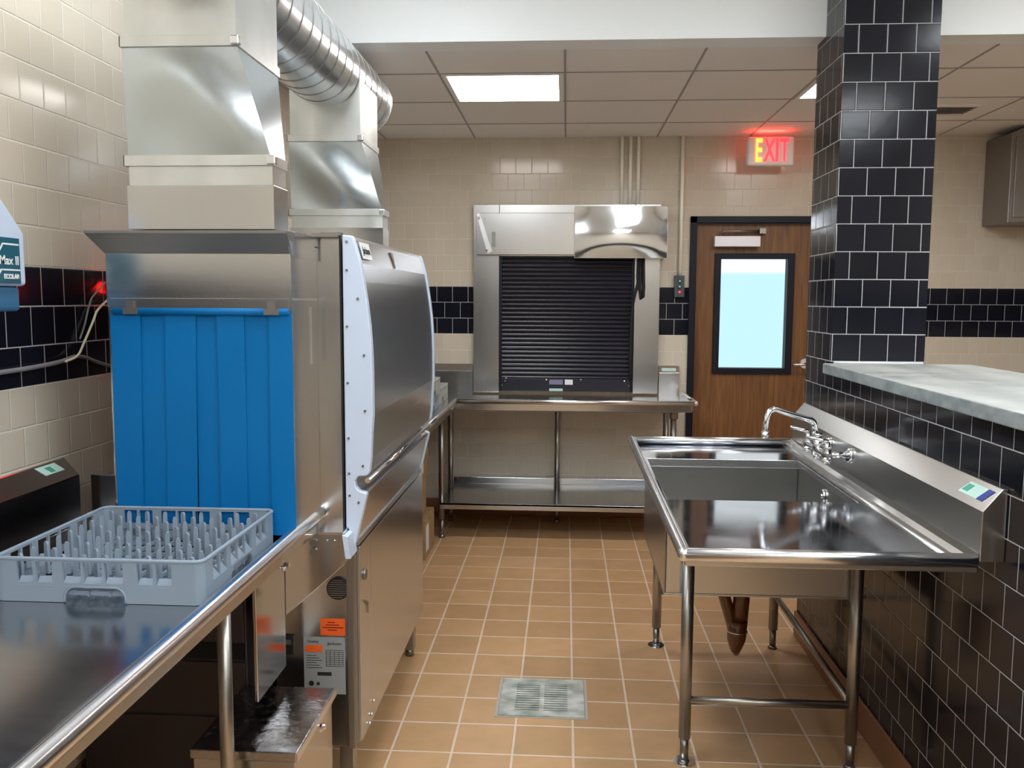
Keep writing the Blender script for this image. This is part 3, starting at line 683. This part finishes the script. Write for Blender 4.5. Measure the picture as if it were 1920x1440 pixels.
# wires on the left wall
def wire(pts, r, m, label):
    o = MB(); P = [Vector(p) for p in pts]; out = []
    for i in range(len(P)-1):
        p0, p1, p2, p3 = P[max(i-1, 0)], P[i], P[i+1], P[min(i+2, len(P)-1)]
        for k in range(6):
            t = k/6; out.append(.5*((2*p1)+(-p0+p2)*t+(2*p0-5*p1+4*p2-p3)*t*t+(-p0+3*p1-3*p2+p3)*t**3))
    out.append(P[-1]); o.tube(out, r, 8); return tag(o.build('cable', m), label, 'cable', 'loose cables on the left wall')
wx = -1.434
wire([(wx, 1.6, 1.318), (wx, 2.1, 1.322), (wx, 2.25, 1.324), (wx, 2.38, 1.330), (wx, 2.464, 1.341)], .0065, grey_wire, 'grey bundled cable running flat along the black tiles of the left wall')
wire([(wx+.01, 2.40, 1.331), (wx+.008, 2.464, 1.343), (wx, 2.515, 1.378), (wx, 2.57, 1.44), (wx, 2.60, 1.475), (wx, 2.66, 1.505)], .0036, yellow_wire, 'bright pale yellow wire bending up to the dishwasher hood')
wire([(wx-.006, 2.505, 1.39), (wx-.006, 2.533, 1.43), (wx-.006, 2.57, 1.50), (wx-.006, 2.601, 1.525), (wx-.006, 2.66, 1.56)], .0028, clear_tube, 'thin clear tube curving up above the yellow wire')
wire([(wx, 2.464, 1.341), (wx, 2.52, 1.335), (wx, 2.60, 1.312), (wx, 2.72, 1.285)], .005, grey_wire, 'short dark cable dropping behind the dishwasher')

# ------------------------------------------------------------------ ductwork
du = thing('exhaust_duct', (-.985, 3.0, 1.688), 'galvanized exhaust ductwork of two risers and a round spiral duct above the dishwasher', 'duct')
def riser(yb):
    xa, xb, xc = -1.133, -.755, -.842; yA, yB_, yC = yb, yb+.108, yb+.322
    lo = [(xa, yA, 1.862), (xb, yA, 1.862), (xb, yB_, 1.862), (xa, yB_, 1.862)]
    hi = [(xa-.008, yA, 2.160), (xc, yA, 2.160), (xc, yC, 2.160), (xa-.008, yC, 2.160)]
    tm_ = MB(); n = 14; tm_.hexa(lo, hi)
    for fc_ in list(tm_.bm.faces):
        if all(abs(v_.co.y - yA) < 1e-5 for v_ in fc_.verts): tm_.bm.faces.remove(fc_)
    G = []
    for j in range(n+1):
        w_ = j/n; row = []
        for i in range(n+1):
            u__ = i/n; xl = lo[0][0]*(1-w_)+hi[0][0]*w_; xr = lo[1][0]*(1-w_)+hi[1][0]*w_
            bulge = -.009*math.sin(PI*u__)*math.sin(PI*w_)*(1+.8*math.sin(5*u__+3*w_+yb)) + .004*math.sin(2*PI*u__)*math.sin(2*PI*w_)
            row.append(tm_.bm.verts.new((xl+(xr-xl)*u__, yA+bulge, lo[0][2]+(hi[0][2]-lo[0][2])*w_)))
        G.append(row)
    for j in range(n):
        for i in range(n): tm_.bm.faces.new([G[j][i], G[j][i+1], G[j+1][i+1], G[j+1][i]]).smooth = True
    t = tm_.build('duct_riser', galv, du)
    box(xa-.006, xb+.003, yA-.003, yB_+.003, 1.690, 1.802).build('collar', steel, t, .001)
    box(xa, xb, yA, yB_, 1.80, 1.862).build('stub', galv_dull, t)
    box(xa, xc, yA, yC, 2.160, 2.452).build('upper_duct', galv_dull, t)
    for z, x1, y1 in ((1.862, xb, yB_), (2.160, xc, yC)):
        f = MB(); e = .006
        f.box(xa-.012, x1+e, yA-e, yA, z-.011, z+.016).box(x1, x1+e, yA-e, y1+e, z-.011, z+.016).box(xa-.012, xa-.008, yA-e, y1+e, z-.011, z+.016).box(xa-.012, x1+e, y1, y1+e, z-.011, z+.016)
        f.build('drive_cleat', galv_dull, t, .001)
        box(x1-.012, x1+.012, yA-.012, yA+.006, z-.010, z+.014).build('cleat_corner', steel_bright, t, .004)
    return t
riser(2.234); riser(3.58)
DXc, DZc, DR, DA, DB = -.985, 2.435, .148, 2.05, 4.20
dd = MB(); seg = 56; ny = 90; rings = []
for j in range(ny+1):
    y = DA + (DB-DA)*j/ny
    rings.append([dd.bm.verts.new((DXc+DR*math.cos(2*PI*i/seg), y, DZc+DR*math.sin(2*PI*i/seg))) for i in range(seg)])
for j in range(ny):
    for i in range(seg): dd.bm.faces.new([rings[j][i], rings[j][(i+1) % seg], rings[j+1][(i+1) % seg], rings[j+1][i]]).smooth = True
dd.bm.faces.new(rings[0]); dd.bm.faces.new(rings[-1])
dsh_ = dd.build('round_duct', galv_round, du)
sp_ = MB(); pts = []; pitch = .108; turns = (DB-DA)/pitch
for i in range(int(turns*40)):
    a = 2*PI*i/40; pts.append((DXc+(DR+.0004)*math.cos(-a), DA+pitch*i/40, DZc+(DR+.0004)*math.sin(-a)))
sp_.tube(pts, .0022, 6); sp_.build('spiral_seam', steel_dark, dsh_)
sm_ = MB().tube([(DXc+(DR+.001)*math.cos(2*PI*i/48), DB-.003, DZc+(DR+.001)*math.sin(2*PI*i/48)) for i in range(48)], .004, 6, closed=True).build('end_cap_rim', steel_bright, dsh_)

# ------------------------------------------------------------------ near dish table (left foreground)
nt = thing('dish_table', (-1.08, 1.5, 0), 'stainless dish table with rolled rim in the left foreground', 'table')
RX = -.716; SZ = .860
tm = MB(); tm.box(XL+.005, RX-.012, -.9, 2.462, SZ-.016, SZ); tm.box(RX-.022, RX-.006, -.9, 2.462, SZ-.03, RZ-.014)  # unseen near end runs long to block light from under the table
tm.build('tabletop', steel_top, nt, .002)
MB().tube([(RX+.02, -.9, RZ-.018), (RX+.012, .30, RZ-.018), (RX, 2.40, RZ-.018), (RX-.0, 2.464, RZ-.018)], .0185, 20).build('rolled_rim', steel_bright, nt)
MB().prism([(XL+.004, SZ), (XL+.004, 1.052), (XL+.012, 1.052), (XL+.055, 1.002), (XL+.055, SZ)], 'Y', -.9, 2.40).build('backsplash', add_noise(mat('dark_splash_steel', (.26, .24, .25), .14, 1), (3, 3, 60), 0, .0005, (.13, .15)), nt, .002)
box(XL+.056, VX0-.002, 2.455, 2.462, SZ, .992).build('end_splash', steel, nt, .001)
sk = MB().hexa([(XL+.036, 2.27, 1.026), (XL+.036, 2.36, 1.026), (XL+.034, 2.36, 1.0242), (XL+.034, 2.27, 1.0242)], [(XL+.0165, 2.25, 1.049), (XL+.0165, 2.34, 1.049), (XL+.0145, 2.34, 1.047), (XL+.0145, 2.25, 1.047)])
sko = sk.build('sticker', green_sticker, nt); sko['label'] = 'pale green sticker'
MB().hexa([(XL+.034, 2.30, 1.0300), (XL+.034, 2.32, 1.0300), (XL+.032, 2.32, 1.028), (XL+.032, 2.30, 1.028)], [(XL+.022, 2.285, 1.0440), (XL+.022, 2.31, 1.0440), (XL+.020, 2.31, 1.042), (XL+.020, 2.285, 1.042)]).build('sticker_print', green_ink, sko)
for x, y in ((-.800, 1.95), (-1.37, 1.90), (-.80, -.6), (-1.37, -.6)):
    lg = MB().cyl((x, y, .10), (x, y, .838), .0165).build('leg', steel_leg, nt)
    MB().cyl((x, y, 0), (x, y, .10), .012).build('bullet_foot', steel_dark, lg)
    MB().cyl((x, y, .80), (x, y, .845), .022).build('leg_socket', steel_dark, lg)
box(-1.40, -.79, 1.925, 1.975, .815, .842).build('table_channel', steel_dark, nt)
rk = dish_rack(-1.228, 1.757, SZ+.001, .464, .094, grey_plastic, 'blue-grey peg dish rack on the near dish table before the blue curtain', None, True)

hb = thing('splash_guard', (-.805, 2.28, .45), 'tall narrow stainless guard plate between table leg and dishwasher front', 'panel')
box(-.810, -.800, 2.165, 2.396, .45, .762).build('panel', steel, hb, .002)
box(-.820, -.796, 2.161, 2.398, .762, .776).build('top_flange', steel, hb, .002)
MB().cyl((-.800, 2.382, .745), (-.792, 2.382, .745), .007, seg=10).build('screw', chrome, hb)
uc = thing('guessed_dark_cabinet', (-1.15, 2.6, 0), 'guessed dark metal cabinet added to darken the space under the near dish table', 'cabinet')  # guessed cabinet, added so the space under the table goes dark
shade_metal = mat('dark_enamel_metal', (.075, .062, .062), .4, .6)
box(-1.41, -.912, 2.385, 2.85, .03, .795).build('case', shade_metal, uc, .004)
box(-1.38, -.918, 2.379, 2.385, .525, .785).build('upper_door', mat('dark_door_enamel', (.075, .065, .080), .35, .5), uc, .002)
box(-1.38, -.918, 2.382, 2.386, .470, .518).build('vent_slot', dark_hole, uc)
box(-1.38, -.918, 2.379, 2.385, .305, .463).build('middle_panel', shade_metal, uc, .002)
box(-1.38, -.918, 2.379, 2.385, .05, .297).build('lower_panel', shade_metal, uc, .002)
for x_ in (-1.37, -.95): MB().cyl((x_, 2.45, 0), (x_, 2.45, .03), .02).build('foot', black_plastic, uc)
gt = thing('grease_interceptor', (-.82, 2.18, 0), 'low stainless box with scuffed lid on the floor under the near table', 'box')
box(-.915, -.655, 2.015, 2.350, .0, .375).build('case', steel, gt, .003)
add_noise(mat('scuffed_lid', (.5, .5, .52), .2, 1), (40, 40, 40), .5, .004, (.08, .3), detail=5)
box(-.920, -.650, 2.008, 2.372, .376, .400).build('lid', MATS['scuffed_lid'], gt, .003)
box(-.6500, -.6470, 2.008, 2.372, .378, .398).build('lid_edge', steel_bright, gt)
MB().cyl((-.650, 2.213, .365), (-.635, 2.213, .365), .007, seg=10).box(-.645, -.638, 2.19, 2.22, .360, .370).build('latch', chrome, gt)

# soap dispenser on the left wall
so = thing('chemical_dispenser', (XL+.06, 2.0, 1.47), 'white chemical dispenser with teal label and blue bottle on left wall', 'dispenser')
MB().prism([(1.78, 1.54), (2.098, 1.54), (2.098, 1.672), (2.01, 1.752), (1.78, 1.752)], 'X', XL+.002, -1.335).build('cover', white_plastic, so, .010, seg=3)
MB().box(-1.3352, -1.3335, 1.80, 2.072, 1.546, 1.655).build('label_panel', teal_label, so, .0005)
text('label_text', 'e Max II', .030, white_ink, so, Vector((-1.333, 2.018, 1.600)), FACE_PX, .0005, bold=.0003)
text('label_text', 'ECOLAB', .0155, white_ink, so, Vector((-1.333, 2.036, 1.562)), FACE_PX, .0005, bold=.0006)
MB().box(-1.3335, -1.3328, 2.010, 2.068, 1.6375, 1.6415).prism([(1.990, 1.620), (1.995, 1.620), (2.012, 1.6415), (2.006, 1.6415)], 'X', -1.3335, -1.3328).box(-1.3335, -1.3328, 2.000, 2.070, 1.5765, 1.580).prism([(1.972, 1.553), (1.979, 1.553), (2.003, 1.580), (1.996, 1.580)], 'X', -1.3335, -1.3328).build('label_swoosh', white_ink, so)
MB().prism([(1.80, 1.478), (2.085, 1.478), (2.085, 1.54), (1.80, 1.54)], 'X', XL+.01, -1.345).build('bottle', blue_liquid, so, .010, seg=3)
MB().box(-1.338, -1.3335, 1.90, 1.985, 1.665, 1.745).build('dark_grip', black_plastic, so, .004)

# ------------------------------------------------------------------ sink on the right
sk = thing('sink', (.67, 3.0, 0), 'one compartment stainless sink with front drainboard against the half wall', 'sink')
X0, X1, Y0, Y1 = .298, 1.000, 2.125, 3.885       # rim centre lines and splash face
bx0, bx1, by0, by1, bz = .333, .936, 2.795, 3.515, .562
DZk = .872
dk = MB()
dk.box(X0+.004, X1, Y0, by0, DZk-.012, DZk)                         # drainboard
dk.box(X0+.004, bx0, by0, by1, DZk-.012, DZk).box(bx1, X1, by0, by1, DZk-.012, DZk).box(X0+.004, X1, by1, Y1, DZk-.012, DZk)
dk.build('drainboard', add_noise(mat('drainboard_steel', (.40, .42, .46), .1, 1), (7, 7, 7), 0, .002, (.06, .12), detail=4), sk, .002)
ap = MB(); z0 = .860
ap.box(X0-.006, X0+.004, Y0-.002, Y1, z0, RZ-.014).box(X0, X1, Y0-.006, Y0+.004, z0, RZ-.014).box(X0, X1, Y1-.004, Y1+.006, z0, RZ-.014)
ap.build('apron', steel_sink, sk, .003)
MB().box(.385, .95, 2.745, 2.785, .80, .860).build('leg_channel', steel_leg, sk, .002)
rm = MB(); R0 = .0175
rm.tube([(X0, Y0, RZ-R0), (X0, Y1, RZ-R0)], R0, 20, caps=False).tube([(X0, Y0, RZ-R0), (X1-.004, Y0, RZ-R0)], R0, 20).tube([(X0, Y1, RZ-R0), (X1+.01, Y1, RZ-R0)], R0, 20)
rm.sphere((X0, Y0, RZ-R0), R0+.0005).sphere((X0, Y1, RZ-R0), R0+.0005)
rm.build('rolled_rim', steel_bright, sk)
bw = MB(); w = .006
bw.box(bx0-w, bx0, by0-w, by1+w, bz, DZk-.012).box(bx1, bx1+w, by0-w, by1+w, bz, DZk-.012).box(bx0, bx1, by0-w, by0, bz, DZk-.012).box(bx0, bx1, by1, by1+w, bz, DZk-.012).box(bx0-w, bx1+w, by0-w, by1+w, bz-.008, bz)
bw.build('basin', steel_sink, sk, .006)
rmb = MB(); q = .010
rmb.box(bx0, bx1, by1-.004, by1-.0005, DZk-.030, DZk+.002).box(bx1-.003, bx1-.0005, by0, by1, DZk-.02, DZk+.0015)
rmb.build('basin_lip', steel_bright, sk, .001)
MB().cyl((bx1-.001, 3.16, .81), (bx1-.008, 3.16, .81), .026).cyl((bx1-.008, 3.16, .81), (bx1-.011, 3.16, .81), .008).build('overflow_plate', chrome, sk, .001)
MB().tube([(.966, Y0+.01, DZk-.002), (.966, Y1-.01, DZk-.002)], .007, 10).build('cove_seam', steel_bright, sk)
MB().prism([(.962, DZk-.001), (1.0005, DZk-.001), (1.0005, DZk+.036), (.994, DZk+.018), (.982, DZk+.006)], 'Y', Y0+.006, Y1-.01).build('cove', steel_sink, sk)
spm = MB().prism([(X1, .889), (X1, 1.012), (1.045, 1.068), (1.0572, 1.068), (1.0572, .889)], 'Y', Y0-.012, Y1-.02)
spm.build('backsplash', steel_sink, sk, .0015)
def on_slope(y, t, off): return (X1 + .045*t - .779*off, y, 1.012 + .056*t + .626*off)
def slope_patch(y0_, y1_, t0_, t1_, o0_, o1_, sk_=.0):
    return MB().hexa([on_slope(y0_, t0_, o0_), on_slope(y1_, t0_, o0_), on_slope(y1_-sk_, t1_, o0_), on_slope(y0_-sk_, t1_, o0_)],
                     [on_slope(y0_, t0_, o1_), on_slope(y1_, t0_, o1_), on_slope(y1_-sk_, t1_, o1_), on_slope(y0_-sk_, t1_, o1_)])
st = slope_patch(2.180, 2.275, .30, .80, .0, .0014, .02).build('sticker', green_sticker, sk)
st['label'] = 'pale green and white sticker'
slope_patch(2.235, 2.265, .40, .70, .0014, .002, .012).build('sticker_print', green_ink, st)
slope_patch(2.150, 2.178, .30, .80, .0, .0014, .02).build('sticker', blue_ink, sk)
for x, y in ((.402, 2.765), (.935, 2.765), (.410, 3.735), (.915, 3.745)):
    lg = MB().cyl((x, y, .085), (x, y, bz if y > 3 else .70), .0195).build('leg', steel_leg, sk)
    MB().cyl((x, y, .006), (x, y, .085), .014).cyl((x, y, .003), (x, y, .012), .020, .014).build('adjustable_foot', steel_dark, lg)
    if x < .5: MB().cyl((x, y, 0), (x, y, .005), .036).build('floor_flange', chrome, lg)
MB().cyl((.410, 3.735, .5), (.410, 3.735, .86), .0195).cyl((.915, 3.745, .5), (.915, 3.745, .86), .0195).build('leg_socket', steel_v, sk)
MB().tube([(.402, 2.765, .212), (.935, 2.765, .212)], .0135, 12).build('crossbar', steel_leg, sk)
MB().tube([(.410, 3.735, .245), (.915, 3.745, .245)], .0125, 12).build('crossbar', steel_leg, sk)
MB().tube([(.935, 2.765, .212), (.915, 3.745, .245)], .0125, 12).build('crossbar', steel_leg, sk)
tp = MB()
tp.tube([(.655, 3.15, .565), (.652, 3.15, .42), (.645, 3.15, .30)], [.032, .030, .030], 16).tube([(.575, 3.15, .555), (.588, 3.15, .44), (.612, 3.15, .36), (.628, 3.15, .31)], [.020, .022, .022, .024], 14)
tp.tube([(.640, 3.15, .345), (.639, 3.15, .305), (.638, 3.15, .270), (.636, 3.15, .235), (.640, 3.15, .212)], [.037, .036, .034, .022, .010], 16)
tpo = tp.build('drain_pipe', brown_pipe, sk); tpo['label'] = 'amber brown twin drain pipe ending in a cone'
MB().tube([(.640+.0365*math.cos(2*PI*i/24), 3.15+.0365*math.sin(2*PI*i/24), .303) for i in range(24)], .0022, 6, closed=True).build('pipe_collar', steel_bright, tpo)
MB().cyl((.64, 3.15, .572), (.64, 3.15, bz+.004), .05).build('strainer', chrome, sk)
for (x, y) in ((.80, 2.9), (.87, 3.3), (.34, 3.55)): MB().cyl((x, y, bz-.008), (x, y, bz-.022), .007, seg=8).build('stud', chrome, sk)
MB().tube([(.425, 3.70, .44), (.422, 3.66, .47), (.405, 3.64, .46)], .006, 8).build('lever_handle', chrome, sk)

# faucet (part of the sink)
fc = bpy.data.objects.new('faucet', None)
fb_ = MB(); fx = .918; fz = .975
fb_.tube([(fx, 3.08, fz), (fx, 3.32, fz)], .013, 14).cyl((fx, 3.20, fz-.02), (fx, 3.20, fz+.045), .018, .016)
fb_.sphere((fx, 3.08, fz), .021, (1, 1, 1.1)).sphere((fx, 3.32, fz), .021, (1, 1, 1.1))
fb_.cyl((fx, 3.20, fz+.045), (fx, 3.20, fz+.058), .013, .018).cyl((fx, 3.20, fz-.035), (fx, 3.20, fz-.02), .012, .016)
for y in (3.08, 3.32): fb_.cyl((fx, y, fz), (X1, y, fz), .012).cyl((X1-.012, y, fz), (X1, y, fz), .024, .028).cyl((fx, y, fz-.03), (fx, y, fz-.018), .012, .018)
fo = fb_.build('faucet', chrome, sk)
pth = [(fx-.01, 3.20, fz+.055), (fx-.012, 3.20, fz+.075)] + [tuple(p) for p in corner_path((fx-.014, 3.20, fz+.108), (fx-.012, 3.20, fz+.085), (fx-.045, 3.19, fz+.112))] + [(fx-.10, 3.17, fz+.128), (fx-.150, 3.15, fz+.145)] + [tuple(p) for p in corner_path((fx-.198, 3.13, fz+.160), (fx-.165, 3.145, fz+.150), (fx-.204, 3.128, fz+.100))] + [(fx-.206, 3.127, fz+.08), (fx-.206, 3.127, fz+.062)]
MB().tube(pth, .0105, 14).build('spout', chrome, fo)
MB().cyl((fx-.206, 3.127, fz+.072), (fx-.206, 3.127, fz+.048), .0135).build('aerator', chrome, fo)
for y, dx in ((3.08, 1), (3.32, 1)):
    MB().cyl((fx, y, fz), (fx, y, fz+.045), .013, .010).tube([(fx, y, fz+.045), (fx-.02, y+.004, fz+.052), (fx-.065, y+.012, fz+.060)], [.010, .007, .006], 10).build('tap_lever', chrome, fo)

# ------------------------------------------------------------------ floor drain
fd = thing('floor_drain', (-.075, 3.19, 0), 'square pale metal floor drain with slotted grate in the aisle', 'floor drain')
drain_m = add_noise(mat('worn_drain_metal', (.6, .62, .58), .45, .3), (25, 25, 25), .1, .001, None, ((.28, .32, .28), (.66, .67, .63)), detail=6, colscale=(11, 16, 11))
fr = MB(); a, b, c_, e = -.233, .083, 3.037, 3.348
fr.box(a-.012, a-.002, c_-.008, e+.008, 0, .003).box(b+.002, b+.012, c_-.008, e+.008, 0, .003).box(a-.002, b+.002, e+.002, e+.008, 0, .003).box(a-.002, b+.002, c_-.008, c_-.002, 0, .003).build('frame', mat('drain_bed', (.42, .38, .33), .7), fd)
g = MB(); g.box(a, -.175, c_, e, .001, .006).box(.020, b, c_, e, .001, .006).box(-.175, .020, c_, 3.080, .001, .006).box(-.175, .020, 3.305, e, .001, .006).box(-.085, -.068, 3.08, 3.305, .001, .006)
for i in range(12): y = 3.08 + (i+.62)*.225/12; g.box(-.175, .020, y-.0052, y+.0052, .0015, .0055)
g.build('grate', drain_m, fd)
box(-.175, .020, 3.08, 3.305, .0004, .0012).build('sump', dark_hole, fd)
